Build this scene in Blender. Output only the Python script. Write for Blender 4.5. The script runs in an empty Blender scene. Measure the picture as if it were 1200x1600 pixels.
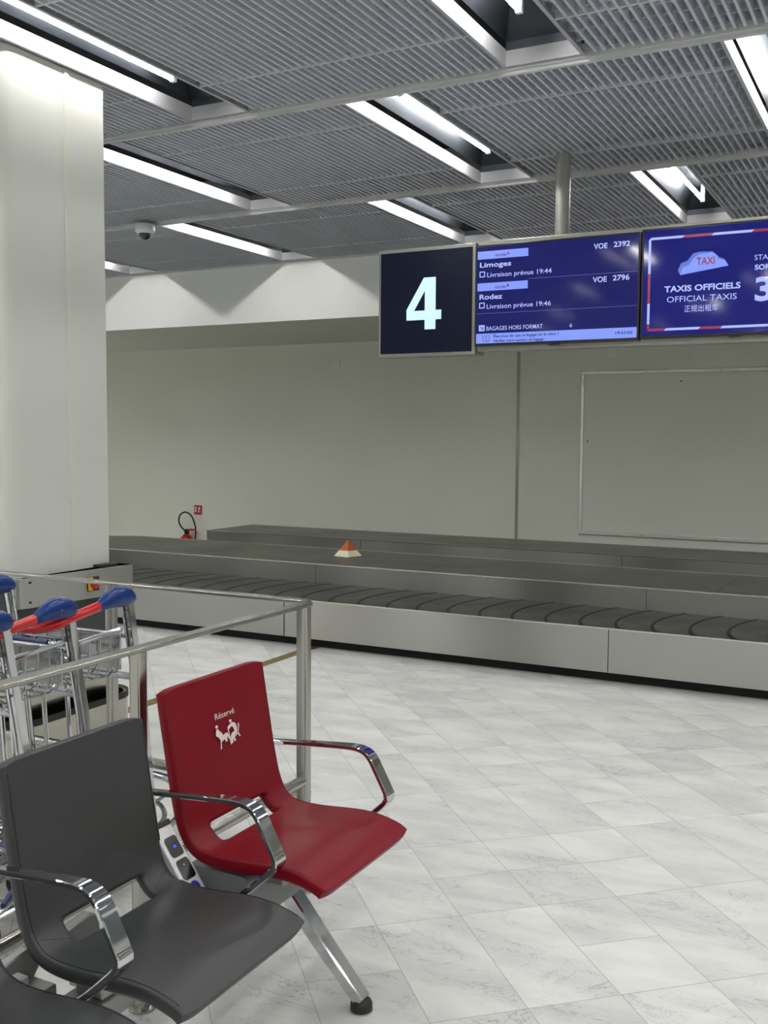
import bpy, bmesh, math, random
from mathutils import Vector, Matrix
random.seed(7)
SC = bpy.context.scene
COL = SC.collection

# ------------------------------------------------------------------ camera
F_PX, H_CAM = 1600.0, 1.55
yaw, pitch, roll = map(math.radians, (-27.64, -4.19, 0.366))
cy, sy, cp, sp, cr, sr = math.cos(yaw), math.sin(yaw), math.cos(pitch), math.sin(pitch), math.cos(roll), math.sin(roll)
fw = Vector((sy*cp, cy*cp, sp)); r0 = Vector((cy, -sy, 0)); u0 = r0.cross(fw)
rt = cr*r0 + sr*u0; up = -sr*r0 + cr*u0
cam = bpy.data.cameras.new('camera'); camo = bpy.data.objects.new('camera', cam); COL.objects.link(camo)
cam.sensor_fit = 'VERTICAL'; cam.sensor_height = 36.0; cam.lens = 36.0*F_PX/1600.0
cam.clip_start = 0.05; cam.clip_end = 100
camo.matrix_world = Matrix(((rt.x, up.x, -fw.x, 0), (rt.y, up.y, -fw.y, 0), (rt.z, up.z, -fw.z, H_CAM), (0, 0, 0, 1)))
SC.camera = camo
# ------------------------------------------------------------------ light and exposure
SC.view_settings.view_transform = 'Standard'; SC.view_settings.look = 'None'
SC.view_settings.gamma = 1; SC.view_settings.use_curve_mapping = False
SC.view_settings.exposure = 0.0
TUBE_W = 114.0          # emission strength of the fluorescent tubes
world = bpy.data.worlds.new('world'); SC.world = world; world.use_nodes = True
world.node_tree.nodes['Background'].inputs[0].default_value = (0.9, 0.95, 1, 1)
world.node_tree.nodes['Background'].inputs[1].default_value = 0.02
SC.cycles.max_bounces = 10; SC.cycles.diffuse_bounces = 6; SC.cycles.glossy_bounces = 5
SC.cycles.caustics_reflective = False; SC.cycles.caustics_refractive = False
SC.cycles.sample_clamp_indirect = 6.0

# ------------------------------------------------------------------ materials
def srgb(r, g, b):
    f = lambda c: (c/255)/12.92 if c/255 <= 0.04045 else (((c/255)+0.055)/1.055)**2.4
    return (f(r), f(g), f(b), 1)
def mat(name, col, rough=0.5, metal=0.0, spec=0.5, emit=None, estr=1.0, noise=0.0, nscale=8.0, bump=0.0, bscale=60.0,
        aniso=0.0, arot=0.0, coat=0.0, stretch=(1, 1, 1), rvar=0.0):
    m = bpy.data.materials.new(name); m.use_nodes = True
    nt = m.node_tree; b = nt.nodes['Principled BSDF']
    b.inputs['Base Color'].default_value = col; b.inputs['Roughness'].default_value = rough
    b.inputs['Metallic'].default_value = metal; b.inputs['Specular IOR Level'].default_value = spec
    b.inputs['Coat Weight'].default_value = coat; b.inputs['Coat Roughness'].default_value = 0.05
    if emit: b.inputs['Emission Color'].default_value = emit; b.inputs['Emission Strength'].default_value = estr
    tc = nt.nodes.new('ShaderNodeTexCoord'); mp = nt.nodes.new('ShaderNodeMapping')
    nt.links.new(tc.outputs['Object'], mp.inputs[0]); mp.inputs['Scale'].default_value = stretch
    if noise or rvar:
        n = nt.nodes.new('ShaderNodeTexNoise'); n.inputs['Scale'].default_value = nscale; n.inputs['Detail'].default_value = 5
        nt.links.new(mp.outputs[0], n.inputs['Vector'])
        if noise:
            mx = nt.nodes.new('ShaderNodeMix'); mx.data_type = 'RGBA'
            mx.inputs[6].default_value = tuple(max(0, c*(1-noise)) for c in col[:3])+(1,)
            mx.inputs[7].default_value = tuple(min(1, c*(1+noise)) for c in col[:3])+(1,)
            nt.links.new(n.outputs[0], mx.inputs[0]); nt.links.new(mx.outputs[2], b.inputs['Base Color'])
        if rvar:
            mr = nt.nodes.new('ShaderNodeMapRange'); mr.inputs[1].default_value = 0.3; mr.inputs[2].default_value = 0.7
            mr.inputs[3].default_value = rough-rvar; mr.inputs[4].default_value = rough+rvar
            nt.links.new(n.outputs[0], mr.inputs[0]); nt.links.new(mr.outputs[0], b.inputs['Roughness'])
    if bump:
        n2 = nt.nodes.new('ShaderNodeTexNoise'); n2.inputs['Scale'].default_value = bscale; n2.inputs['Detail'].default_value = 3
        nt.links.new(mp.outputs[0], n2.inputs['Vector'])
        bp = nt.nodes.new('ShaderNodeBump'); bp.inputs['Strength'].default_value = bump; bp.inputs['Distance'].default_value = 0.002
        nt.links.new(n2.outputs[0], bp.inputs['Height']); nt.links.new(bp.outputs[0], b.inputs['Normal'])
    if aniso:
        b.inputs['Anisotropic'].default_value = aniso; b.inputs['Anisotropic Rotation'].default_value = arot
        tg = nt.nodes.new('ShaderNodeCombineXYZ'); tg.inputs[2].default_value = 1.0
        nt.links.new(tg.outputs[0], b.inputs['Tangent'])
    return m

M = {}
M['wall'] = mat('wall_paint', srgb(222, 223, 213), 0.55, noise=0.03, nscale=1.3, bump=0.15, bscale=25)
M['wall_white'] = mat('white_wall_paint', srgb(228, 229, 228), 0.6, noise=0.02, nscale=2)
M['slab'] = mat('dark_plenum_paint', srgb(72, 74, 76), 0.9, noise=0.2, nscale=2)
M['slat'] = mat('grey_ceiling_blade', srgb(198, 203, 211), 0.42, metal=0.1, noise=0.03)
M['blade'] = mat('grey_cross_blade', srgb(180, 185, 193), 0.5, metal=0.1)
M['rail'] = mat('grey_ceiling_rail', srgb(192, 193, 194), 0.5)
M['fixture'] = mat('white_fixture_enamel', srgb(170, 171, 175), 0.4, spec=0.5)
M['galv'] = mat('galvanised_reflector', srgb(64, 68, 74), 0.42, metal=0.85, noise=0.1, nscale=6, rvar=0.06)
M['tube'] = mat('fluorescent_tube', (1, 1, 1, 1), 0.4, emit=(1.0, 0.98, 0.945, 1), estr=TUBE_W)
M['tube_dim'] = mat('dimmed_fluorescent_tube', (1, 1, 1, 1), 0.4, emit=(1.0, 0.98, 0.95, 1), estr=TUBE_W*.5)  # output cut on purpose so the column top stays less bright
M['cap'] = mat('white_plastic', srgb(225, 226, 226), 0.4)
M['column'] = mat('cream_column_paint', srgb(214, 215, 208), 0.5, noise=0.03, nscale=2.2, bump=0.25, bscale=40)
M['column_seam'] = mat('column_cover_strip', srgb(216, 215, 205), 0.5)
M['plinth'] = mat('dark_grey_laminate', srgb(66, 70, 72), 0.5, noise=0.05)
M['steel'] = mat('brushed_steel', srgb(170, 170, 166), 0.36, metal=1.0, noise=0.04, nscale=0.8, aniso=0.95)
M['steel_riser_dim'] = mat('brushed_steel_riser_dim', srgb(142, 142, 139), 0.32, metal=1.0, noise=0.05, nscale=0.9, aniso=0.93)  # darker copy of the steel, dim belt reflections painted into its tint
M['steel_top'] = mat('worn_steel_top', srgb(128, 128, 122), 0.42, metal=1.0, noise=0.10, nscale=2.0, rvar=0.06)
M['steel_edge'] = mat('polished_steel_edge', srgb(225, 225, 220), 0.22, metal=1.0)
M['black'] = mat('black_void_paint', srgb(14, 14, 15), 0.8)
M['rubber'] = mat('dark_belt_rubber', srgb(60, 60, 59), 0.42, noise=0.22, nscale=5.0, bump=0.2, bscale=30, rvar=0.06)
M['rubber_edge_shade'] = mat('black_belt_edge_shade', srgb(18, 18, 19), 0.6)  # belt edge black, also used for painted shadow lines on the plates
M['tube_steel'] = mat('satin_barrier_steel', srgb(176, 174, 168), 0.24, metal=1.0)
M['chrome'] = mat('polished_chrome', srgb(205, 206, 208), 0.07, metal=1.0)
M['chrome_satin'] = mat('zinc_plated_steel', srgb(190, 193, 196), 0.2, metal=1.0)
M['mirror_steel'] = mat('mirror_steel', srgb(180, 176, 165), 0.16, metal=1.0, noise=0.08, nscale=9)
M['cast'] = mat('grey_cast_aluminium', srgb(152, 153, 151), 0.42, metal=0.6, noise=0.08, nscale=15)
M['greyplastic'] = mat('grey_plastic', srgb(120, 123, 125), 0.5)
M['red_leather'] = mat('red_faux_leather', srgb(118, 8, 26), 0.36, spec=0.2, bump=0.18, bscale=420, noise=0.03, nscale=5)
M['black_leather'] = mat('charcoal_faux_leather', srgb(52, 54, 55), 0.4, bump=0.2, bscale=420, noise=0.04, nscale=5)
M['red_seam'] = mat('dark_red_seam', srgb(88, 8, 22), 0.5)
M['black_seam'] = mat('black_seam', srgb(24, 25, 26), 0.5)
M['print'] = mat('white_print', srgb(232, 222, 220), 0.6)
M['blackrubber'] = mat('black_rubber', srgb(26, 27, 28), 0.55)
M['blue'] = mat('glossy_blue_plastic', srgb(8, 50, 118), 0.25, spec=0.3, coat=0.25)
M['navy'] = mat('navy_sleeve', srgb(14, 30, 95), 0.35)
M['red'] = mat('glossy_red_tube', srgb(205, 12, 30), 0.14, coat=0.6)
M['silver'] = mat('silver_plastic', srgb(205, 206, 208), 0.35, metal=0.3)
M['glossblack'] = mat('gloss_black_plastic', srgb(10, 10, 12), 0.15)
M['ledblue'] = mat('blue_led', srgb(20, 40, 200), 0.4, emit=(0.05, 0.1, 1, 1), estr=0.8)
M['label'] = mat('white_label', srgb(205, 208, 206), 0.5)
M['labelblue'] = mat('blue_label_print', srgb(30, 70, 140), 0.5)
M['labelorange'] = mat('orange_label_print', srgb(215, 160, 100), 0.5)
M['labeldark'] = mat('dark_label_print', srgb(90, 94, 96), 0.5)
M['dotblue'] = mat('blue_sticker', srgb(22, 34, 140), 0.4)
M['yellow'] = mat('yellow_plastic', srgb(225, 185, 20), 0.4)
M['redplastic'] = mat('red_button', srgb(190, 40, 30), 0.4)
M['darkgrey'] = mat('dark_grey_plastic', srgb(48, 46, 40), 0.5)
M['frame_grey'] = mat('grey_sign_housing', srgb(158, 158, 152), 0.4, metal=0.5)
M['signnavy'] = mat('navy_sign_face', srgb(10, 15, 32), 0.3, spec=0.2, emit=srgb(14, 20, 44), estr=0.35)
M['signwhite'] = mat('pale_blue_numeral', srgb(200, 225, 245), 0.4, emit=srgb(176, 214, 250), estr=0.7)
M['bezel'] = mat('black_bezel', srgb(14, 14, 17), 0.3)
M['scr'] = mat('screen_navy', (0.004, 0.004, 0.008, 1), 0.07, spec=0.3, emit=srgb(24, 27, 96), estr=1.0)
M['scr2'] = mat('screen_blue', (0.004, 0.004, 0.008, 1), 0.07, spec=0.3, emit=srgb(22, 26, 112), estr=1.0)
M['scrtext'] = mat('screen_text', (0.02, 0.02, 0.02, 1), 0.2, emit=srgb(172, 186, 250), estr=1.0)
M['scrline'] = mat('screen_divider', (0.02, 0.02, 0.02, 1), 0.2, emit=srgb(84, 92, 170), estr=1.0)
M['scrbox'] = mat('screen_box', (0.02, 0.02, 0.02, 1), 0.2, emit=srgb(128, 152, 252), estr=1.0)
M['scrdark'] = mat('screen_dark_text', (0.01, 0.01, 0.02, 1), 0.2, emit=srgb(24, 28, 92), estr=1.0)
M['scrred'] = mat('screen_red', (0.01, 0.01, 0.02, 1), 0.2, emit=srgb(150, 44, 66), estr=1.0)
M['scrshade'] = mat('screen_roof_side', (0.01, 0.01, 0.02, 1), 0.2, emit=srgb(92, 116, 205), estr=1.0)
M['brass'] = mat('brass_strip', srgb(150, 128, 72), 0.35, metal=0.7)
M['extred'] = mat('extinguisher_red', srgb(170, 16, 22), 0.3)
M['signred'] = mat('sign_red', srgb(165, 30, 45), 0.5)
M['cream'] = mat('cream_plaster', srgb(226, 222, 196), 0.6, noise=0.05, nscale=20)
M['terracotta'] = mat('terracotta', srgb(186, 90, 44), 0.6, noise=0.1, nscale=30)
M['alu'] = mat('aluminium_frame', srgb(222, 223, 222), 0.25, metal=0.6)
M['dome'] = mat('smoked_dome', srgb(30, 32, 38), 0.08, coat=0.5)

def floor_material():
    m = bpy.data.materials.new('marble_tiles'); m.use_nodes = True
    nt = m.node_tree; N = nt.nodes; L = nt.links; b = N['Principled BSDF']
    def nd(t, **k):
        n = N.new(t)
        for a, v in k.items(): setattr(n, a, v)
        return n
    def math_(op, a, bb=None, clamp=False):
        n = nd('ShaderNodeMath', operation=op); n.use_clamp = clamp
        for i, v in enumerate((a, bb)):
            if v is None: continue
            if isinstance(v, (int, float)): n.inputs[i].default_value = v
            else: L.new(v, n.inputs[i])
        return n.outputs[0]
    tc = nd('ShaderNodeTexCoord'); mp = nd('ShaderNodeMapping', vector_type='TEXTURE')
    mp.inputs['Location'].default_value = (-1.967, 5.389, 0); mp.inputs['Rotation'].default_value = (0, 0, math.radians(42.6))
    mp.inputs['Scale'].default_value = (0.28, 0.281, 1)
    L.new(tc.outputs['Object'], mp.inputs[0])
    sx = nd('ShaderNodeSeparateXYZ'); L.new(mp.outputs[0], sx.inputs[0])
    u, v = sx.outputs[0], sx.outputs[1]
    # pairs of cells along v are often one longer tile
    fu = math_('FLOOR', u); fv = math_('FLOOR', v)
    cu = math_('SUBTRACT', u, fu); cv = math_('SUBTRACT', v, fv)
    eu = math_('MINIMUM', cu, math_('SUBTRACT', 1.0, cu)); ev = math_('MINIMUM', cv, math_('SUBTRACT', 1.0, cv))
    # some joints vanish so tiles come in two lengths
    fh = math_('FLOOR', math_('MULTIPLY', v, 0.5))
    jcomb = nd('ShaderNodeCombineXYZ'); L.new(fu, jcomb.inputs[0]); L.new(fh, jcomb.inputs[1])
    jw = nd('ShaderNodeTexWhiteNoise', noise_dimensions='2D'); L.new(jcomb.outputs[0], jw.inputs['Vector'])
    merged = math_('GREATER_THAN', jw.outputs['Value'], 0.45)
    odd = math_('SUBTRACT', math_('MULTIPLY', v, 0.5), fh)            # 0..1 across the pair
    midd = math_('ABSOLUTE', math_('SUBTRACT', odd, 0.5))
    near_mid = math_('LESS_THAN', midd, 0.1)
    hide = math_('MULTIPLY', merged, near_mid)
    ev2 = math_('ADD', ev, hide)
    edge = math_('MINIMUM', eu, ev2)
    joint = math_('LESS_THAN', edge, 0.0065)
    tv = math_('ADD', math_('MULTIPLY', fh, math_('MULTIPLY', merged, 2.0)), math_('MULTIPLY', fv, math_('SUBTRACT', 1.0, merged)))
    tcomb = nd('ShaderNodeCombineXYZ'); L.new(fu, tcomb.inputs[0]); L.new(tv, tcomb.inputs[1])
    tw = nd('ShaderNodeTexWhiteNoise', noise_dimensions='2D'); L.new(tcomb.outputs[0], tw.inputs['Vector'])
    # vein coordinates shift per tile
    sh = nd('ShaderNodeVectorMath', operation='SCALE'); L.new(tw.outputs['Color'], sh.inputs[0]); sh.inputs['Scale'].default_value = 37
    ad = nd('ShaderNodeVectorMath', operation='ADD'); L.new(tc.outputs['Object'], ad.inputs[0]); L.new(sh.outputs[0], ad.inputs[1])
    rot = nd('ShaderNodeMapping'); rot.inputs['Rotation'].default_value = (0, 0, math.radians(-20)); rot.inputs['Scale'].default_value = (0.8, 2.0, 1)
    L.new(ad.outputs[0], rot.inputs[0])
    def vein(scale, dist, width, detail=8):
        n = nd('ShaderNodeTexNoise'); n.inputs['Scale'].default_value = scale; n.inputs['Detail'].default_value = detail
        n.inputs['Distortion'].default_value = dist; n.inputs['Roughness'].default_value = 0.6
        L.new(rot.outputs[0], n.inputs['Vector'])
        d = math_('ABSOLUTE', math_('SUBTRACT', n.outputs[0], 0.5))
        r = nd('ShaderNodeMapRange'); r.inputs[1].default_value = 0; r.inputs[2].default_value = width
        r.inputs[3].default_value = 1; r.inputs[4].default_value = 0; L.new(d, r.inputs[0]); return r.outputs[0]
    v1 = vein(2.0, 1.2, 0.007); v2 = vein(5.0, 1.8, 0.010)
    cl = nd('ShaderNodeTexNoise'); cl.inputs['Scale'].default_value = 3.0; cl.inputs['Detail'].default_value = 6; L.new(rot.outputs[0], cl.inputs['Vector'])
    mask = nd('ShaderNodeMapRange'); mask.inputs[1].default_value = 0.46; mask.inputs[2].default_value = 0.62; L.new(cl.outputs[0], mask.inputs[0])
    vein_all = math_('MULTIPLY', math_('MAXIMUM', math_('MULTIPLY', v1, 0.8), math_('MULTIPLY', v2, 0.55)), math_('ADD', math_('MULTIPLY', mask.outputs[0], 0.75), 0.25))
    base = nd('ShaderNodeMix', data_type='RGBA'); base.inputs[6].default_value = srgb(208, 210, 207); base.inputs[7].default_value = srgb(230, 231, 228)
    cl2 = nd('ShaderNodeMapRange'); cl2.inputs[1].default_value = 0.35; cl2.inputs[2].default_value = 0.62; cl2.inputs[3].default_value = 1; cl2.inputs[4].default_value = 0
    L.new(cl.outputs[0], cl2.inputs[0]); L.new(cl2.outputs[0], base.inputs[0])
    tint = nd('ShaderNodeMix', data_type='RGBA', blend_type='MULTIPLY'); tint.inputs[0].default_value = 1
    tr = nd('ShaderNodeMapRange'); tr.inputs[3].default_value = 0.9; tr.inputs[4].default_value = 1.0; L.new(tw.outputs['Value'], tr.inputs[0])
    cc = nd('ShaderNodeCombineColor'); [L.new(tr.outputs[0], cc.inputs[i]) for i in range(3)]
    L.new(base.outputs[2], tint.inputs[6]); L.new(cc.outputs[0], tint.inputs[7])
    vm = nd('ShaderNodeMix', data_type='RGBA'); vm.inputs[7].default_value = srgb(128, 130, 138)
    L.new(math_('MULTIPLY', vein_all, 0.95), vm.inputs[0]); L.new(tint.outputs[2], vm.inputs[6])
    jm = nd('ShaderNodeMix', data_type='RGBA'); jm.inputs[7].default_value = srgb(150, 150, 150)
    L.new(math_('MULTIPLY', joint, 0.55), jm.inputs[0]); L.new(vm.outputs[2], jm.inputs[6])
    L.new(jm.outputs[2], b.inputs['Base Color'])
    b.inputs['Roughness'].default_value = 0.34; b.inputs['Specular IOR Level'].default_value = 0.4
    return m
M['floor'] = floor_material()

# ------------------------------------------------------------------ mesh helpers
ORG = {}
class MB:
    def __init__(s): s.v = []; s.f = []; s.m = []; s.mi = 0
    def add(s, vs, fs):
        o = len(s.v); s.v += [tuple(p) for p in vs]; s.f += [tuple(i+o for i in f) for f in fs]; s.m += [s.mi]*len(fs)
    def box(s, x0, x1, y0, y1, z0, z1):
        s.add([(x0, y0, z0), (x1, y0, z0), (x1, y1, z0), (x0, y1, z0), (x0, y0, z1), (x1, y0, z1), (x1, y1, z1), (x0, y1, z1)],
              [(0, 3, 2, 1), (4, 5, 6, 7), (0, 1, 5, 4), (1, 2, 6, 5), (2, 3, 7, 6), (3, 0, 4, 7)]); return s
    def prism(s, poly, z0, z1, axis='z'):
        n = len(poly)
        def P(a, b, c):
            return (a, b, c) if axis == 'z' else ((a, c, b) if axis == 'y' else (c, a, b))
        s.add([P(a, b, z0) for a, b in poly]+[P(a, b, z1) for a, b in poly],
              [tuple(range(n-1, -1, -1)), tuple(range(n, 2*n))]+[(i, (i+1) % n, (i+1) % n+n, i+n) for i in range(n)]); return s
    def frames(s, path):
        path = [Vector(p) for p in path]; T = []
        for i in range(len(path)):
            a = path[max(0, i-1)]; b = path[min(len(path)-1, i+1)]; T.append((b-a).normalized())
        ref = Vector((0, 0, 1)) if abs(T[0].z) < 0.9 else Vector((0, 1, 0))
        n = (ref-T[0]*ref.dot(T[0])).normalized(); out = []
        for i, t in enumerate(T):
            n = (n-t*n.dot(t)); n = n.normalized() if n.length > 1e-6 else out[-1][1]
            out.append((path[i], n, t.cross(n), t))
        return out
    def tube(s, path, r, seg=10, closed=False):
        rs = r if isinstance(r, (list, tuple)) else [r]*len(path)
        fr = s.frames(path); vs = []; fs = []
        for (p, n, b, t), rr in zip(fr, rs):
            for k in range(seg):
                a = 2*math.pi*k/seg; vs.append(p+n*math.cos(a)*rr+b*math.sin(a)*rr)
        for i in range(len(path)-1):
            for k in range(seg):
                fs.append((i*seg+k, i*seg+(k+1) % seg, (i+1)*seg+(k+1) % seg, (i+1)*seg+k))
        fs.append(tuple(range(seg-1, -1, -1))); fs.append(tuple(range((len(path)-1)*seg, len(path)*seg)))
        s.add(vs, fs); return s
    def sweep(s, path, side, sizes, bev=0.25):
        # rectangular bar: width along the fixed side vector, thickness across
        side = Vector(side).normalized(); vs = []; fs = []; P = [Vector(p) for p in path]; n = len(P)
        for i in range(n):
            t = (P[min(n-1, i+1)]-P[max(0, i-1)]).normalized(); q = t.cross(side).normalized()
            w, h = sizes[i] if isinstance(sizes, list) else sizes
            w /= 2; h /= 2; c = min(w, h)*bev
            for a, b_ in ((w-c, h), (w, h-c), (w, -h+c), (w-c, -h), (-w+c, -h), (-w, -h+c), (-w, h-c), (-w+c, h)):
                vs.append(P[i]+side*a+q*b_)
        for i in range(n-1):
            for k in range(8): fs.append((i*8+k, i*8+(k+1) % 8, (i+1)*8+(k+1) % 8, (i+1)*8+k))
        fs.append(tuple(range(7, -1, -1))); fs.append(tuple(range((n-1)*8, n*8)))
        s.add(vs, fs); return s
    def lathe(s, prof, c, axis='z', seg=28):
        vs = []; fs = []
        for r, h in prof:
            for k in range(seg):
                a = 2*math.pi*k/seg; x, y = r*math.cos(a), r*math.sin(a)
                vs.append({'z': (c[0]+x, c[1]+y, c[2]+h), 'y': (c[0]+x, c[1]+h, c[2]+y), 'x': (c[0]+h, c[1]+x, c[2]+y)}[axis])
        for i in range(len(prof)-1):
            for k in range(seg): fs.append((i*seg+k, i*seg+(k+1) % seg, (i+1)*seg+(k+1) % seg, (i+1)*seg+k))
        fs.append(tuple(range(seg-1, -1, -1))); fs.append(tuple(range((len(prof)-1)*seg, len(prof)*seg)))
        s.add(vs, fs); return s
    def build(s, name, m, parent=None, smooth=35, bevel=0, loc=None, bseg=2):
        me = bpy.data.meshes.new(name)
        o = Vector(loc) if loc is not None else (ORG[parent.name].copy() if parent is not None else Vector((0, 0, 0)))
        me.from_pydata([tuple(Vector(p)-o) for p in s.v], [], s.f)
        bm = bmesh.new(); bm.from_mesh(me); bmesh.ops.recalc_face_normals(bm, faces=bm.faces); bm.to_mesh(me); bm.free()
        ms = m if isinstance(m, (list, tuple)) else [m]
        for x in ms: me.materials.append(x)
        if len(ms) > 1:
            for p, k in zip(me.polygons, s.m): p.material_index = k
        if smooth:
            for p in me.polygons: p.use_smooth = True
            me.set_sharp_from_angle(angle=math.radians(smooth))
        ob = bpy.data.objects.new(name, me); COL.objects.link(ob)
        ORG[ob.name] = o
        if parent is not None:
            ob.parent = parent; ob.location = o-ORG[parent.name]
        else: ob.location = o
        if bevel:
            bv = ob.modifiers.new('bevel', 'BEVEL'); bv.width = bevel; bv.segments = bseg; bv.limit_method = 'ANGLE'; bv.angle_limit = math.radians(40)
        return ob
def smoothpath(pts, k=6):
    P = [Vector(p) for p in pts]; out = []
    for i in range(len(P)-1):
        a = P[max(0, i-1)]; b = P[i]; c = P[i+1]; d = P[min(len(P)-1, i+2)]
        for j in range(k):
            t = j/k; out.append(0.5*((2*b)+(c-a)*t+(2*a-5*b+4*c-d)*t*t+(3*b-a-3*c+d)*t**3))
    out.append(P[-1]); return out
def rrect(x0, x1, y0, y1, r, n=6):
    out = []
    for cx, cy_, a0 in ((x1-r, y0+r, -90), (x1-r, y1-r, 0), (x0+r, y1-r, 90), (x0+r, y0+r, 180)):
        for k in range(n+1):
            a = math.radians(a0+90*k/n); out.append((cx+r*math.cos(a), cy_+r*math.sin(a)))
    return out
def disc(cx, cy_, r, n=20): return [(cx+r*math.cos(2*math.pi*k/n), cy_+r*math.sin(2*math.pi*k/n)) for k in range(n)]
def struct(o, label=None):
    o['kind'] = 'structure'
    if label: o['label'] = label
    return o
def tag(o, label, cat, group=None, kind=None):
    o['label'] = label; o['category'] = cat
    if group: o['group'] = group
    if kind: o['kind'] = kind
    return o
def thing(name, label, cat, loc=(0, 0, 0), group=None):
    o = bpy.data.objects.new(name, None); COL.objects.link(o); o.location = loc; o.empty_display_size = 0.1
    ORG[o.name] = Vector(loc); return tag(o, label, cat, group)
def text_mesh(body, width, cap, bold=0.0, depth=0.0006):
    cu = bpy.data.curves.new('lettering', 'FONT'); cu.body = body; cu.size = 1; cu.offset = bold; cu.resolution_u = 3
    ob = bpy.data.objects.new('tmp', cu); COL.objects.link(ob)
    dg = bpy.context.evaluated_depsgraph_get(); dg.update(); me = bpy.data.meshes.new_from_object(ob.evaluated_get(dg))
    bpy.data.objects.remove(ob); xs = [v.co.x for v in me.vertices]
    if not xs: return me
    x0, x1 = min(xs), max(xs); capu = 0.715
    for v in me.vertices: v.co = Vector(((v.co.x-x0)/(x1-x0)*width, v.co.y/capu*cap, 0))
    return me
def put_text(body, origin, xdir, ydir, width, cap, m, parent, name='lettering', bold=0.0, lift=0.001, thick=0.0005):
    me = text_mesh(body, width, cap, bold); xd = Vector(xdir).normalized(); yd = Vector(ydir).normalized(); nd = xd.cross(yd)
    bm = bmesh.new(); bm.from_mesh(me)
    o = Vector(origin)-ORG[parent.name]
    for v in bm.verts: v.co = o+xd*v.co.x+yd*v.co.y+nd*lift
    bm.to_mesh(me); bm.free(); me.materials.clear(); me.materials.append(m)
    ob = bpy.data.objects.new(name, me); COL.objects.link(ob); ob.parent = parent; ORG[ob.name] = ORG[parent.name].copy()
    so = ob.modifiers.new('solid', 'SOLIDIFY'); so.thickness = thick; so.offset = -1
    return ob

# ================================================================== THE SETTING
X0, X1, YB, YW = -13.0, 9.0, -6.7, 10.05
ZC, ZS, ZT, YS = 3.137, 2.603, 3.95, 7.97
struct(MB().box(X0-.2, X1+.2, YB-.2, YW+.2, -.15, 0).build('floor', M['floor']))
struct(MB().box(X0-.2, X1+.2, YW, YW+.2, 0, ZT).build('wall_back', M['wall'], bevel=0))
struct(MB().box(X0-.2, X0, YB, YW, 0, ZT).build('wall_left', M['wall']))
struct(MB().box(X1, X1+.2, YB, YW, 0, ZT).build('wall_right', M['wall']))
struct(MB().box(X0-.2, X1+.2, YB-.2, YB, 0, ZT).build('wall_front', M['wall']))
struct(MB().box(X0-.2, X1+.2, YB-.2, YW+.2, ZT, ZT+.2).build('ceiling', M['slab']))
# bulkhead in front of the back wall: white face, wall-coloured underside
bk = MB(); bk.box(X0, X1, YS, YW, ZS, ZT); bk.m = [0]*6; bk.m[2] = 1
struct(bk.build('trim_1', [M['wall'], M['wall_white']]))
# wall seam strip and small cover plates
struct(MB().box(-3.722, -3.712, YW-.008, YW, .5, ZS).box(-3.702, -3.692, YW-.008, YW, .5, ZS).box(-3.712, -3.702, YW-.003, YW, .5, ZS).build('trim_2', M['frame_grey']))
struct(MB().box(-3.955, -3.875, 2.2, 6.41, 0, .003).build('trim_3', M['brass']))
for x, z in ((-5.877, 2.351), (-2.747, 2.374)):
    tag(MB().box(x-.045, x+.045, YW-.02, YW, z-.045, z+.045).build('cover_plate', M['wall_white'], bevel=.006, loc=(x, YW, z)),
        'small square white cover plate high on the back wall, '+('left of the wall seam' if x < -4 else 'just under the flight screen'), 'cover plate', 'cover plates on the back wall')

# ---- ceiling rows
ROW = 1.82; rows = [(4.28+ROW*k, 4.28+ROW*(k+1)) for k in range(-6, 2)]
PITCH = 0.0392
openings = {}
for ri, (y0, y1) in enumerate(rows):
    k = ri-6
    base, step = {5: (-3.325, 1.68), 7: (-3.395, 1.785)}.get(ri, (-3.355 if (k % 2) else -2.507, 1.74))
    xs = []
    x = base
    while x > X0+1.0: x -= step
    x += step
    while x < X1-.6: xs.append(x); x += step
    openings[ri] = xs
OW = 0.335
for ri, (y0, y1) in enumerate(rows):
    g = MB(); n = int((X1-X0)/PITCH)
    ya, yb = y0+.03, y1-.03
    if ri == 7: yb = YS-.02
    for i in range(n):
        x = X0+.02+i*PITCH
        if any(o-.030 < x < o+OW+.012 for o in openings[ri]): continue
        g.box(x, x+.0115, ya, yb, ZC, ZC+.042)
    # solid edge blades next to the openings
    g.mi = 1
    # cross blades, set above
    segs = []
    prev = X0
    for o in openings[ri]: segs.append((prev, o-.012)); prev = o+OW+.012
    segs.append((prev, X1))
    yy = ya+.06
    while yy < yb:
        if ri >= 1:
            for a, b in segs: g.box(a, b, yy, yy+.006, ZC+.012, ZC+.058)
        yy += .105
    g.mi = 0
    for yj in (y0+.41, y1-.43):
        for a, b in segs: g.box(a, b, yj, yj+.012, ZC-.0015, ZC+.045)
    struct(g.build('ceiling', [M['slat'], M['blade']], smooth=0, loc=((X0+X1)/2, (y0+y1)/2, ZC)))
for ti, y in enumerate([r[0] for r in rows]+[YS-.03]):
    b = MB()
    if y > 7.5: b.box(X0, X1, y, y+.03, ZC-.012, ZC+.05)
    else: b.box(X0, X1, y-.028, y+.028, ZC-.012, ZC+.045).box(X0, X1, y-.012, y+.012, ZC-.026, ZC-.012)
    struct(b.build('trim_%d' % (ti+4), M['rail'], loc=(-3, y, ZC)))

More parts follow.
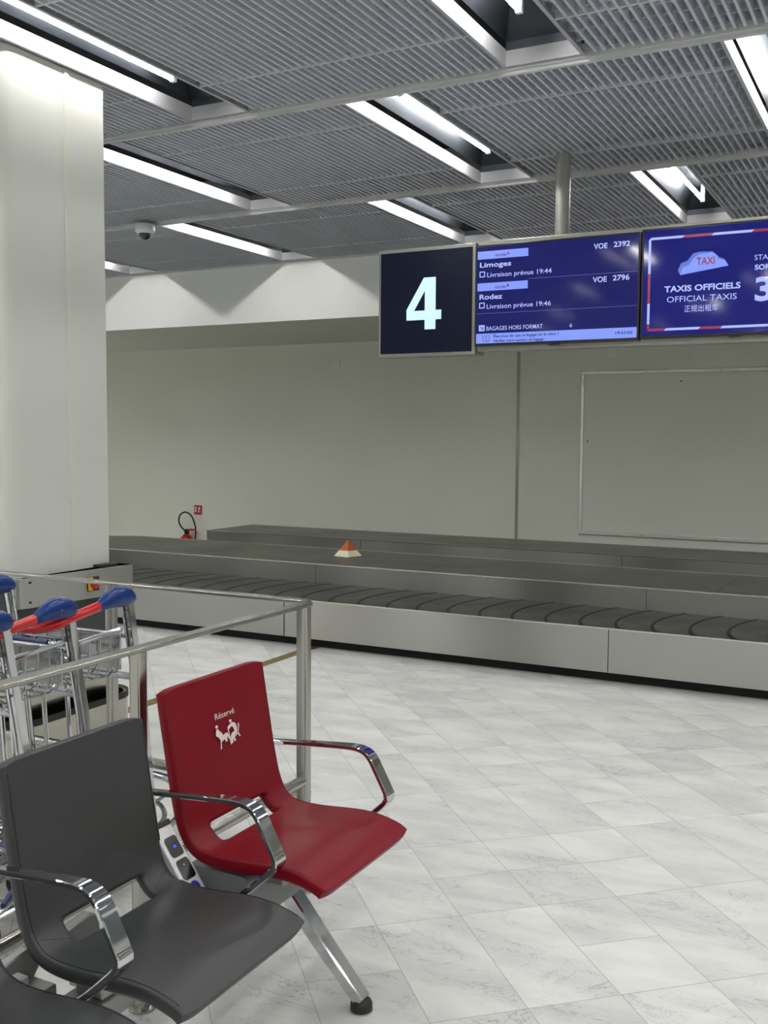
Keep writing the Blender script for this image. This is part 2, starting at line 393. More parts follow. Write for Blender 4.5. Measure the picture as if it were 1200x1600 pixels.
# ---- ceiling lights
def light_parts(root):
    c = ORG[root.name]; cx, cyy, cz = c; hx = OW/2; hy = ROW/2-.045
    fr = MB(); t = .004; h = .066
    fr.box(cx-hx, cx-hx+t, cyy-hy, cyy+hy, cz-.004, cz+h).box(cx+hx-t, cx+hx, cyy-hy, cyy+hy, cz-.004, cz+h)
    fr.box(cx-hx, cx+hx, cyy-hy, cyy-hy+t, cz-.004, cz+h).box(cx-hx, cx+hx, cyy+hy-t, cyy+hy, cz-.004, cz+h)
    fr.box(cx-hx-.012, cx-hx, cyy-hy, cyy+hy, cz-.004, cz).box(cx+hx, cx+hx+.012, cyy-hy, cyy+hy, cz-.004, cz)
    f = fr.build('frame', M['fixture'], root, smooth=0)
    prof = [(-hx+.004, .098), (-.085, .205), (.085, .205), (hx-.004, .098)]
    yo, yi = hy-.004, hy-.16
    rf = MB(); th = .003
    vs = []
    for (px, pz), yy in ((prof[0], yo), (prof[1], yi), (prof[2], yi), (prof[3], yo)):
        vs += [(cx+px, cyy-yy, cz+pz), (cx+px, cyy+yy, cz+pz)]
    vs2 = [(a, b, z+th) for a, b, z in vs]
    q = [(0, 1, 3, 2), (2, 3, 5, 4), (4, 5, 7, 6), (0, 2, 4, 6), (1, 7, 5, 3)]
    rf.add(vs+vs2, q+[tuple(i+8 for i in reversed(x)) for x in q]+[(0, 8, 9, 1), (6, 7, 15, 14), (0, 6, 14, 8), (1, 9, 15, 7)])
    for s in (-1, 1): rf.box(cx-hx+.004, cx+hx-.004, cyy+s*(yo-.001)-.001, cyy+s*(yo-.001)+.001, cz+.062, cz+.099)
    rf.build('reflector', M['galv'], root, smooth=0)
    MB().tube([(cx, cyy-.56, cz+.102), (cx, cyy+.56, cz+.102)], .013, 12).build('tube', M['tube'], root)
    for s in (-1, 1):
        MB().box(cx-.014, cx+.014, cyy+s*.575-.012, cyy+s*.575+.012, cz+.086, cz+.207).build('lamp_holder', M['cap'], root, bevel=.003)
first = None
LBL = {(6, -4.235): 'recessed fluorescent ceiling light just right of the column, second row from the bulkhead',
       (6, -2.495): 'recessed fluorescent ceiling light with lit tube in view, above the numeral 4 panel',
       (6, -0.755): 'recessed fluorescent ceiling light cut by the right edge of the photo',
       (7, -6.835): 'recessed ceiling light farthest left, its end just clearing the column beside the bulkhead',
       (7, -5.095): 'recessed ceiling light by the bulkhead, right of the dome camera',
       (7, -3.355): 'recessed ceiling light meeting the bulkhead directly above the numeral 4 panel',
       (7, -1.615): 'recessed ceiling light with bright tube right of the sign pole, over the flight screen',
       (5, -3.355): 'long recessed ceiling light with lit tube running past the top of the column',
       (5, -1.615): 'recessed ceiling light at the top edge of the photo, right of centre'}
def dup(root, loc, label, group=None):
    r = root.copy(); COL.objects.link(r); r.location = loc; r['label'] = label
    if group: r['group'] = group
    for ch in list(root.children):
        c = ch.copy(); COL.objects.link(c); c.parent = r
        for g in ch.children:
            d = g.copy(); COL.objects.link(d); d.parent = c
    return r
for ri in range(7, -1, -1):
    y0, y1 = rows[ri]; yc = (y0+y1)/2
    for o in openings[ri]:
        lb = next((v for (r_, xx), v in LBL.items() if r_ == ri and abs(xx-o) < .2), None)
        gname = 'recessed fluorescent ceiling lights'
        if lb is None: gname = 'recessed ceiling lights outside the photo'; lb = 'recessed fluorescent ceiling light outside the view of the photo, same make as the others'
        if o > -.5 and ri == 7: lb = lb
        loc = (o+OW/2, yc, ZC)
        if first is None:
            first = thing('ceiling_light', lb, 'ceiling light', loc, gname); light_parts(first)
        else:
            r_ = dup(first, loc, lb, gname)
            if ri == 5 and abs(o+3.325) < .1:      # tube dimmed to spare the column top, shifted a little in its trough
                wk = [c_ for c_ in r_.children if c_.name.startswith('tube')][0]; wk.data = wk.data.copy(); wk.data.materials[0] = M['tube_dim']
                for ch in r_.children:
                    if ch.name.startswith(('tube', 'lamp_holder')): ch.location.x -= .05; ch.location.z -= .004

# ================================================================== BAGGAGE CAROUSEL
YCEN, XL, XR = 7.735, -7.1, 3.2
def stad(r, n=20):
    out = [(XL, YCEN-r), (XR, YCEN-r)]
    out = []
    for k in range(n+1):
        a = math.radians(-90+180*k/n); out.append((XR+r*math.cos(a), YCEN+r*math.sin(a)))
    for k in range(n+1):
        a = math.radians(90+180*k/n); out.append((XL+r*math.cos(a), YCEN+r*math.sin(a)))
    return out
def ring(mb, ra, rb, z0, z1):
    A, B = stad(ra), stad(rb); n = len(A)
    vs = [(x, y, z0) for x, y in A]+[(x, y, z0) for x, y in B]+[(x, y, z1) for x, y in A]+[(x, y, z1) for x, y in B]
    fs = []
    for i in range(n):
        j = (i+1) % n
        fs += [(i, j, n+j, n+i), (2*n+i, 3*n+i, 3*n+j, 2*n+j), (i, 2*n+i, 2*n+j, j), (n+i, n+j, 3*n+j, 3*n+i)]
    mb.add(vs, fs); return mb
RI, RO = .535, 1.405
car = thing('baggage_carousel', 'long stainless steel baggage carousel with overlapping dark rubber belt plates', 'baggage carousel', (-3, YCEN, 0))
ring(MB(), RO-.012, RO-.004, .068, .348).build('side_panel', M['steel'], car)
ring(MB(), RO-.085, RO-.075, 0, .10).build('plinth', M['black'], car)
ring(MB(), RO-.016, RO+.0, .346, .353).build('edge_trim', M['steel_edge'], car)
ring(MB(), RI+.01, RO-.02, .30, .322).build('belt_bed', M['rubber_edge_shade'], car)
# island: riser with a softly flared foot, top and bright edge
ring(MB(), RI-.008, RI, .325, .496).build('riser', M['steel_riser_dim'], car)
isl = MB(); isl.prism(stad(RI-.004), .494, .500); isl.build('island_top', M['steel_top'], car, smooth=30)
ring(MB(), RI-.010, RI+.004, .494, .502).build('edge_trim', M['steel_edge'], car)
# joints in the sheet metal
for x in (-1.708, -4.15, -6.6, .75): MB().box(x-.0015, x+.0015, YCEN-RO-.0015, YCEN-RO+.01, .07, .346).build('panel_joint', M['darkgrey'], car)
for x in (-1.678, -4.407, -7.0, .95): MB().box(x-.0015, x+.0015, YCEN-RI-.0015, YCEN-RI+.004, .33, .494).build('panel_joint', M['darkgrey'], car)
for x in (-1.21, -5.7, -3.45, 1.1): MB().box(x-.0015, x+.0015, YCEN-RI+.005, YCEN+RI-.005, .4995, .5008).build('panel_joint', M['darkgrey'], car)
# crescent belt plates
yF, yK = YCEN-RO+.03, YCEN-RI-.006
def crescent(x):
    pts = []
    for k in range(13):
        t = k/12; y = yF+(yK-yF)*t
        pts.append((x-.42*t*(1-t)*(1.15-.3*t)+.0*t, y))
    return pts
SP = .2375
def belt_plate(x):
    a = crescent(x); b = crescent(x+SP+.03); n = len(a)
    top = [(p[0], p[1], .3455) for p in a]+[(p[0], p[1], .3335) for p in b]
    bot = [(p[0], p[1], .3395) for p in a]+[(p[0], p[1], .3300) for p in b]
    top[0] = (top[0][0], top[0][1]+.0, top[0][2]); top[n] = (top[n][0], top[n][1]+.05, top[n][2])
    bot[0] = (bot[0][0], bot[0][1], bot[0][2]); bot[n] = (bot[n][0], bot[n][1]+.05, bot[n][2])
    m = MB(); fs = []; fm = []
    for i in range(n-1):
        fs.append((i, i+1, n+i+1, n+i)); fm.append(0)
        fs.append((2*n+i, 3*n+i, 3*n+i+1, 2*n+i+1)); fm.append(1)
        fs.append((i, 2*n+i, 2*n+i+1, i+1)); fm.append(1)
        fs.append((n+i, n+i+1, 3*n+i+1, 3*n+i)); fm.append(1)
    fs.append((0, n, 3*n, 2*n)); fm.append(1); fs.append((n-1, 3*n-1, 4*n-1, 2*n-1)); fm.append(1)
    m.add(top+bot, fs); m.m = fm
    # black strip along the leading edge, painting in the shadow of the plate step
    m.mi = 1
    st = [(p[0]-.002, p[1]) for p in a]; st2 = [(p[0]+.017, p[1]) for p in a]
    vs = [(p[0], p[1], .3468) for p in st]+[(p[0], p[1], .3468) for p in st2]+[(p[0], p[1], .339) for p in st]+[(p[0], p[1], .3445) for p in st2]
    f2 = []
    for i in range(n-1):
        f2 += [(i, n+i, n+i+1, i+1), (i, i+1, 2*n+i+1, 2*n+i), (n+i, 3*n+i, 3*n+i+1, n+i+1), (2*n+i, 2*n+i+1, 3*n+i+1, 3*n+i)]
    f2 += [(0, 2*n, 3*n, n), (n-1, 2*n-1, 4*n-1, 3*n-1)]
    m.add(vs, f2)
    return m
bp0 = None; xstart = -2.361-SP*20
for k in range(36):
    x = xstart+SP*k
    if bp0 is None:
        bp0 = belt_plate(x).build('belt_plate', [M['rubber'], M['rubber_edge_shade']], car, smooth=40)
        bx = x
    else:
        c = bp0.copy(); COL.objects.link(c); c.parent = car; c.location = bp0.location+Vector((x-bx, 0, 0))
# platform against the wall
plt = thing('steel_platform', 'low stainless steel platform running along the back wall behind the carousel', 'platform', (-3, 9.6, 0))
MB().box(-7.02, 5.0, YCEN+RO+.012, YCEN+RO+.02, .0, .494).box(-7.02, -7.012, YCEN+RO+.02, YW-.004, 0, .494).build('side_panel', M['steel_riser_dim'], plt)
MB().box(-7.02, 5.0, YCEN+RO+.02, YW-.004, .494, .5).build('top_panel', M['steel_top'], plt)
MB().box(-7.024, 5.0, YCEN+RO+.008, YCEN+RO+.022, .494, .5025).box(-7.024, -7.01, YCEN+RO+.022, YW-.004, .494, .5025).build('edge_trim', M['steel_edge'], plt)
for x in (-5.062, -2.363, .35): MB().box(x-.002, x+.002, YCEN+RO+.009, YCEN+RO+.013, .3, .494).build('panel_joint', M['darkgrey'], plt)
# pyramid marker on the island
py = thing('pyramid_marker', 'small pyramid with terracotta tip and cream base resting on the carousel island', 'pyramid marker', (-4.44, 7.80, .502))
def frust(cx, cyy, z0, z1, a0, a1, rz):
    m = MB(); vs = []
    for z, a in ((z0, a0), (z1, a1)):
        for k in range(4):
            an = rz+math.pi/2*k; vs.append((cx+a*math.cos(an), cyy+a*math.sin(an), z))
    m.add(vs, [(3, 2, 1, 0), (4, 5, 6, 7)]+[(i, (i+1) % 4, (i+1) % 4+4, i+4) for i in range(4)]); return m
frust(-4.44, 7.80, .502, .555, .125, .078, math.radians(30)).build('base', M['cream'], py, smooth=0, bevel=.003)
frust(-4.44, 7.80, .555, .640, .078, .004, math.radians(30)).build('tip', M['terracotta'], py, smooth=0, bevel=.002)

# fire extinguisher and its sign
ex = thing('fire_extinguisher', 'red fire extinguisher with black looped hose hung on the back wall', 'fire extinguisher', (-7.93, 9.94, .0))
MB().lathe([(.02, 0), (.07, .0), (.078, .02), (.078, .27), (.07, .31), (.045, .34), (.022, .352)], (-7.93, 9.94, 0.0)).build('cylinder', M['extred'], ex)
MB().lathe([(.024, .35), (.03, .36), (.03, .385), (.018, .40)], (-7.93, 9.94, 0)).box(-7.945, -7.915, 9.92, 9.96, .38, .41).build('valve', M['blackrubber'], ex)
MB().tube([(-7.92, 9.94, .39), (-7.87, 9.94, .408), (-7.80, 9.94, .405)], [.009, .013, .012]).build('lever', M['extred'], ex)
MB().tube(smoothpath([(-7.945, 9.93, .385), (-8.0, 9.92, .44), (-8.035, 9.92, .51), (-8.01, 9.92, .585), (-7.93, 9.92, .62), (-7.845, 9.92, .58), (-7.795, 9.92, .49), (-7.785, 9.93, .39), (-7.80, 9.93, .25)]), .0095).build('hose', M['blackrubber'], ex)
fs_ = tag(MB().box(-7.895, -7.78, YW-.006, YW, .585, .70).build('fire_sign', M['signred'], loc=(-7.84, YW, .64)), 'small red fire extinguisher sign on the wall above the hose loop', 'sign')
pg = MB(); pg.prism([(-7.880, .615), (-7.862, .615), (-7.862, .67), (-7.866, .685), (-7.876, .685), (-7.880, .67)], YW-.0075, YW-.006, 'y')
pg.prism([(-7.845, .615), (-7.800, .615), (-7.800, .625), (-7.845, .625)], YW-.0075, YW-.006, 'y').prism([(-7.835, .635), (-7.815, .64), (-7.80, .665), (-7.815, .685), (-7.835, .665)], YW-.0075, YW-.006, 'y')
pg.build('pictogram', M['print'], fs_)

# board frame on the wall
bd = thing('wall_board', 'large blank board with aluminium frame fixed to the back wall', 'wall board', (-1.4, YW, 1.4))
bx0, bx1, bz0, bz1 = -3.04, 1.6, .586, 2.215
MB().box(bx0+.03, bx1-.03, YW-.012, YW-.001, bz0+.03, bz1-.03).build('panel', M['wall'], bd)
w = .034
MB().box(bx0, bx1, YW-.02, YW-.001, bz1-w, bz1).box(bx0, bx1, YW-.02, YW-.001, bz0, bz0+w).box(bx0, bx0+w, YW-.02, YW-.001, bz0+w, bz1-w).box(bx1-w, bx1, YW-.02, YW-.001, bz0+w, bz1-w).build('frame', M['alu'], bd, bevel=.004)
sc_ = MB()
for x in (-2.4, -1.7, -1.0, -.3, .4, 1.1):
    sc_.prism(disc(x, bz1-w/2, .006, 8), YW-.022, YW-.02, 'y'); sc_.prism(disc(x, bz0+w/2, .006, 8), YW-.022, YW-.02, 'y')
sc_.prism(disc(bx0+.075, 1.52, .008, 8), YW-.014, YW-.012, 'y'); sc_.prism(disc(-2.06, 2.10, .008, 8), YW-.014, YW-.012, 'y')
sc_.build('screw', M['darkgrey'], bd)

# ================================================================== HANGING DISPLAY
YD = 5.5
hd = thing('hanging_sign', 'grey hanging sign housing on a ceiling pole with a big pale numeral 4 on navy', 'sign', (-1.8, YD+.08, 2.3))
MB().tube([(-1.845, YD+.17, 2.60), (-1.845, YD+.17, ZC+.3)], .041, 20).build('pole', M['frame_grey'], hd)
MB().box(-2.293, -.18, YD+.02, YD+.13, 2.045, 2.668).box(-2.2, -.3, YD+.13, YD+.21, 2.25, 2.60).build('housing', M['frame_grey'], hd, bevel=.004)
MB().box(-2.926, -2.298, YD+.0, YD+.14, 2.028, 2.660).build('number_box', M['frame_grey'], hd, bevel=.004)
npn = MB().box(-2.908, -2.318, YD-.006, YD+.002, 2.046, 2.638).build('number_panel', M['signnavy'], hd)
f4 = MB()
S = YD-.008
f4.prism([(-2.509, 2.238), (-2.509, 2.292), (-2.546, 2.292), (-2.546, 2.482), (-2.622, 2.482), (-2.734, 2.300), (-2.734, 2.238), (-2.615, 2.238), (-2.615, 2.182), (-2.546, 2.182), (-2.546, 2.238)], S, YD-.0055, 'y')
# counter of the numeral as a navy triangle just proud of it
f4.build('numeral', M['signwhite'], npn, smooth=0)
MB().prism([(-2.615, 2.292), (-2.615, 2.405), (-2.684, 2.292)], S-.001, S+.0005, 'y').build('numeral_counter', M['signnavy'], npn, smooth=0)

def monitor(label, x0, x1, z0, z1, scr):
    t = thing('monitor', label, 'monitor', ((x0+x1)/2, YD, (z0+z1)/2), 'monitors on the hanging sign')
    MB().box(x0, x1, YD-.035, YD+.018, z0, z1).build('bezel', M['bezel'], t, bevel=.003)
    s = MB().box(x0+.011, x1-.011, YD-.0365, YD-.034, z0+.013, z1-.011).build('screen', scr, t)
    MB().box((x0+x1)/2-.03, (x0+x1)/2+.03, YD-.03, YD-.01, z0-.009, z0).build('status_sensor', M['bezel'], t)
    return t, s
XD, ZD = (1, 0, 0), (0, 0, 1); YT = YD-.0365
def rect(mb, x0, z0, x1, z1, d=.0006): mb.prism([(x0, z0), (x1, z0), (x1, z1), (x0, z1)], YT-d, YT, 'y'); return mb
SX = 5.463/5.465
m1, s1 = monitor('flight monitor listing Limoges and Rodez deliveries in blue', -2.287, -1.349, 2.070, 2.634, M['scr'])
T1 = [('VOLOTEA', -2.1666, -2.0995, 2.5655, 0.0128, 'l'), ('VOE', -1.6009, -1.5264, 2.5623, 0.0282, 'b'), ('2392', -1.4932, -1.4048, 2.565, 0.0279, 'b'),
      ('Limoges', -2.2573, -2.0695, 2.510, 0.027, 'b'), ('Livraison prévue 19:44', -2.2126, -1.8344, 2.4530, 0.0265, ''),
      ('VOLOTEA', -2.1665, -2.0983, 2.3878, 0.0129, 'l'), ('VOE', -1.6026, -1.5264, 2.3861, 0.0283, 'b'), ('2796', -1.4938, -1.4044, 2.3892, 0.0281, 'b'),
      ('Rodez', -2.2574, -2.1198, 2.3306, 0.0281, 'b'), ('Livraison prévue 19:46', -2.2127, -1.8351, 2.2770, 0.0263, ''),
      ('BAGAGES HORS FORMAT', -2.2126, -1.8799, 2.155, 0.0235, ''), ('6', -1.7265, -1.712, 2.1536, 0.0218, ''),
      ('Êtes-vous sûr que ce bagage est le vôtre ?', -2.1684, -1.7885, 2.1145, 0.0150, 'd'), ('Vérifiez votre numéro de bagage.', -2.1697, -1.8671, 2.089, 0.0140, 'd'),
      ('19:33:03', -1.474, -1.3823, 2.1040, 0.0152, 'd')]
for b_, x0, x1, z, c, st in T1:
    mt = M['scrdark'] if st in ('d', 'l') else M['scrtext']
    put_text(b_, (x0, YT, z), XD, ZD, x1-x0, c, mt, s1, bold=0.022 if st in ('b', 'd', 'l') else 0.004, lift=.0012)
bx_ = MB(); rect(bx_, -2.2717, 2.5545, -1.9705, 2.5985); rect(bx_, -2.271, 2.3775, -1.9708, 2.4215); rect(bx_, -2.276, 2.0835, -1.360, 2.1385)
bx_.build('highlight_bar', M['scrbox'], s1)
ln = MB(); rect(ln, -1.9683, 2.4290, -1.360, 2.4312); rect(ln, -2.276, 2.2502, -1.360, 2.2524); ln.build('divider_line', M['scrline'], s1)
ic = MB()
for z0 in (2.455, 2.281):
    rect(ic, -2.259, z0, -2.226, z0+.005); rect(ic, -2.259, z0+.027, -2.226, z0+.032); rect(ic, -2.259, z0+.005, -2.254, z0+.027); rect(ic, -2.231, z0+.005, -2.226, z0+.027)
rect(ic, -2.259, 2.153, -2.224, 2.187)
ic.build('icon', M['scrtext'], s1)
tk = MB(); tk.prism([(-2.251, 2.178), (-2.243, 2.161), (-2.231, 2.159), (-2.231, 2.180), (-2.235, 2.180), (-2.237, 2.164), (-2.246, 2.180)], YT-.0012, YT-.0004, 'y')
for q in ((-2.234, 2.098, -2.230, 2.126), (-2.215, 2.098, -2.211, 2.126), (-2.197, 2.098, -2.193, 2.126), (-2.234, 2.094, -2.193, 2.098), (-2.234, 2.124, -2.193, 2.127)):
    rect(tk, *q, d=.0012)
tk.build('icon', M['scrline'], s1)
dm = MB()
for zc_ in (2.578, 2.401):
    dm.prism([(-2.0878, zc_-.009), (-2.079, zc_), (-2.0878, zc_+.009), (-2.0966, zc_)], YT-.0012, YT-.0004, 'y')
dm.build('logo_mark', M['scrred'], s1)

m2, s2 = monitor('taxi information monitor with roof-light picture, cut by the right edge', -1.343, -.385, 2.076, 2.643, M['scr2'])
T2 = [('TAXI', -1.0605, -0.9709, 2.4400, 0.0379, 'r'), ('TAXIS OFFICIELS', -1.2207, -0.8411, 2.311, 0.0303, 'b'), ('OFFICIAL TAXIS', -1.2061, -0.858, 2.2573, 0.0303, ''),
      ('正规出租车', -1.1161, -0.9469, 2.206, 0.0270, ''), ('STATION', -0.7778, -0.6253, 2.4442, 0.0263, ''), ('SORTIE', -0.7763, -0.6484, 2.3959, 0.0253, 'b'), ('3', -0.7715, -0.6859, 2.2447, 0.1152, 'b')]
for b_, x0, x1, z, c, st in T2:
    put_text(b_, (x0, YT, z), XD, ZD, x1-x0, c, M['scrred'] if st == 'r' else M['scrtext'], s2, bold=0.03 if st == 'b' else (0.015 if st == 'r' else 0.0), lift=.0022 if st == 'r' else .0012)
ro = MB(); ro.prism([(-1.1418, 2.3941), (-1.1544, 2.4194), (-1.139, 2.4536), (-1.107, 2.4649), (-1.0786, 2.5006), (-1.0468, 2.5062), (-0.9833, 2.5029), (-0.9607, 2.4836), (-0.9483, 2.4709), (-0.9246, 2.4622), (-0.9028, 2.4287), (-.9038, 2.4261)], YT-.0006, YT, 'y')
ro.build('roof_light_picture', M['scrshade'], s2, smooth=0)
ro = MB(); ro.prism([(-1.1418, 2.3941), (-1.1303, 2.4313), (-1.101, 2.4401), (-1.0726, 2.4785), (-1.0464, 2.4927), (-0.9805, 2.4984), (-0.9644, 2.4839), (-0.9533, 2.4643), (-0.9192, 2.4538), (-0.9038, 2.4261)], YT-.0014, YT-.0004, 'y')
ro.build('roof_light_picture', M['scrbox'], s2, smooth=0)
L_, R_, B_, T_ = -1.307, -.42, 2.113, 2.596; tk_ = .0125; sl = .006
def stripe(kind, poly): MB().prism(poly, YT-.0006, YT, 'y').build('border_stripe', M['scrtext'] if kind == 'w' else M['scrred'], s2, smooth=0)
def hseg(kind, a, b, z0, z1): stripe(kind, [(a-sl, z0), (b-sl, z0), (b+sl, z1), (a+sl, z1)])
def vseg(kind, x0, z0, x1, z1): stripe(kind, [(x0, z0), (x1, z0), (x1, z1), (x0, z1)])
xs_t = [L_+sl, -1.131, -.985, -.790, -.63, R_-sl]
for k in range(5): hseg('wr'[k % 2], xs_t[k], xs_t[k+1], T_-tk_, T_)
xs_b = [L_+sl, -1.212, -1.038, -.928, -.70, R_-sl]
for k in range(5): hseg('rw'[k % 2], xs_b[k], xs_b[k+1], B_, B_+tk_)
zs_l = [T_-tk_, 2.410, 2.256, 2.150, B_+tk_]
for k in range(4): vseg('wr'[k % 2], L_, zs_l[k+1], L_+tk_, zs_l[k])
vseg('w', R_-tk_, 2.3, R_, T_-tk_); vseg('r', R_-tk_, B_+tk_, R_, 2.3)

# dome camera
dc = thing('dome_camera', 'white dome security camera on the ceiling rail beside the column', 'security camera', (-5.17, 6.02, ZC-.03))
MB().lathe([(.07, 0), (.075, -.01), (.075, -.05), (.062, -.065), (.045, -.068)], (-5.17, 6.02, ZC-.026)).build('body', M['cap'], dc)
MB().lathe([(.043, -.064), (.043, -.075), (.036, -.095), (.02, -.108), (.004, -.112)], (-5.17, 6.02, ZC-.026)).build('dome', M['dome'], dc)

# ================================================================== COLUMN
cx0, cx1, cy0, cy1 = -3.95, -3.352, 3.02, 3.635
co = thing('column', 'thick cream painted column with rounded corner and dark grey base', 'column', ((cx0+cx1)/2, (cy0+cy1)/2, 0))
def colplan(off=0.0):
    x0, x1, y0, y1 = cx0-off, cx1+off, cy0-off, cy1+off; r = .085+off
    out = []
    for k in range(9):
        a = math.radians(-90+90*k/8); out.append((x1-r+r*math.cos(a), y0+r+r*math.sin(a)))
    r2 = .012
    for k in range(4):
        a = math.radians(0+90*k/3); out.append((x1-r2+r2*math.cos(a), y1-r2+r2*math.sin(a)))
    out += [(x0, y1)]
    for k in range(9):
        a = math.radians(180+90*k/8); out.append((x0+r+r*math.cos(a), y0+r+r*math.sin(a)))
    return out
MB().prism(colplan(), .915, ZC-.004).build('shaft', M['column'], co, smooth=50)
MB().prism(colplan(-.012), .50, .915).build('base', M['plinth'], co, smooth=50)
MB().prism(colplan(-.002), 0, .50).build('steel_collar', M['mirror_steel'], co, smooth=50)
MB().prism([(cx1-.001, 3.383), (cx1+.007, 3.386), (cx1+.007, 3.408), (cx1-.001, 3.411)], .915, ZC-.004).build('cover_strip', M['column_seam'], co, smooth=0)
# bumper around the foot of the column
gp = rrect(cx0-.03, -3.265, 2.995, 3.72, .12, 8)
gi = rrect(cx0-.004, -3.280, 3.012, 3.70, .105, 8)
gd = MB(); n = len(gp)
gd.add([(x, y, 0) for x, y in gp]+[(x, y, .345) for x, y in gp]+[(x, y, 0) for x, y in gi]+[(x, y, .345) for x, y in gi],
       [(i, (i+1) % n, n+(i+1) % n, n+i) for i in range(n)]+[(2*n+i, 3*n+i, 3*n+(i+1) % n, 2*n+(i+1) % n) for i in range(n)]+[(n+i, n+(i+1) % n, 3*n+(i+1) % n, 3*n+i) for i in range(n)]+[(i, 2*n+i, 2*n+(i+1) % n, (i+1) % n) for i in range(n)])
gd.build('foot_guard', M['mirror_steel'], co, smooth=50)
g2p = rrect(cx0-.034, -3.261, 2.991, 3.724, .124, 8)
gb = MB(); 
gb.add([(x, y, .322) for x, y in g2p]+[(x, y, .352) for x, y in g2p]+[(x, y, .322) for x, y in gi]+[(x, y, .335) for x, y in gi],
       [(i, (i+1) % n, n+(i+1) % n, n+i) for i in range(n)]+[(2*n+i, 3*n+i, 3*n+(i+1) % n, 2*n+(i+1) % n) for i in range(n)]+[(n+i, n+(i+1) % n, 3*n+(i+1) % n, 3*n+i) for i in range(n)]+[(i, 2*n+i, 2*n+(i+1) % n, (i+1) % n) for i in range(n)])
gb.build('foot_guard_rim', M['blackrubber'], co, smooth=50)

# control box on the column
cb = thing('control_box', 'stainless steel control box with emergency stop button mounted on the column', 'control box', (-3.3, 3.4, .8))
cb_o = MB(); cb_o.prism([(-3.350, 3.050), (-3.345, 3.052), (-3.335, 3.060), (-3.328, 3.075), (-3.322, 3.10), (-3.272, 3.70), (-3.350, 3.70)], .815, .945)
cb_o.build('housing', M['steel'], cb, bevel=.003)
def cbp(y): return -3.322+(y-3.10)/.60*.05
def cbrect(mb, ya, yb, z0, z1, d0, d1):
    vs = []
    for d in (d0, d1):
        for yy, zz in ((ya, z0), (yb, z0), (yb, z1), (ya, z1)): vs.append((cbp(yy)+d, yy, zz))
    mb.add(vs, [(0, 1, 2, 3), (7, 6, 5, 4), (0, 4, 5, 1), (1, 5, 6, 2), (2, 6, 7, 3), (3, 7, 4, 0)])
st = MB(); cbrect(st, 3.425, 3.49, .848, .912, .0, .004); stp = st.build('stop_switch', M['darkgrey'], cb)
yl = MB(); cbrect(yl, 3.425, 3.450, .852, .912, .003, .008); yl.build('yellow_plate', M['yellow'], stp)
MB().lathe([(.02, 0), (.022, .012), (.018, .02), (.004, .022)], (cbp(3.455)+.005, 3.455, .880), 'x').build('stop_button', M['redplastic'], stp)
sl_ = MB(); 
for z in (.84, .925): cbrect(sl_, 3.108, 3.122, z-.004, z+.004, .0, .001)
sl_.build('slot', M['black'], cb)
MB().box(-3.348, -3.31, 3.52, 3.64, .945, .957).build('gasket', M['darkgrey'], cb)

# ================================================================== BARRIERS
def barrier(name, label, rail_pts, posts, low_z, side, loc):
    t = thing(name, label, 'barrier', loc, 'stainless steel barriers')
    (xa, ya), (xb, yb) = rail_pts
    if side == 'y': MB().box(xa-.021, xa+.021, ya, yb, .980, .993).build('top_rail', M['tube_steel'], t, bevel=.003)
    else: MB().box(xa, xb, ya-.021, ya+.021, .980, .993).build('top_rail', M['tube_steel'], t, bevel=.003)
    MB().tube([(xa, ya+.02 if side == 'y' else ya, low_z), (xb, yb-.02 if side == 'y' else yb, low_z)], .019, 16).build('bottom_rail', M['tube_steel'], t)
    for x, y in posts:
        p = MB().prism(rrect(x-.0185, x+.0185, y-.0185, y+.0185, .008, 4), .0, .980).build('post', M['tube_steel'], t, smooth=50)
        MB().lathe([(.036, 0), (.036, .006), (.028, .008)], (x, y, 0)).build('base_plate', M['tube_steel'], p)
    return t
barrier('barrier', 'stainless steel barrier running behind the row of seats toward the carousel', [(-1.815, -.6), (-1.815, 2.916)], [(-1.815, 2.894), (-1.815, 2.068), (-1.815, 1.05), (-1.815, 0.0)], .385, 'y', (-1.815, 1.3, 0))
barrier('barrier', 'stainless steel barrier between the luggage trolleys and the column', [(-5.4, 2.957), (-1.838, 2.957)], [(-1.860, 2.957), (-2.725, 2.957), (-4.0, 2.957), (-5.3, 2.957)], .315, 'x', (-3.4, 2.957, 0))

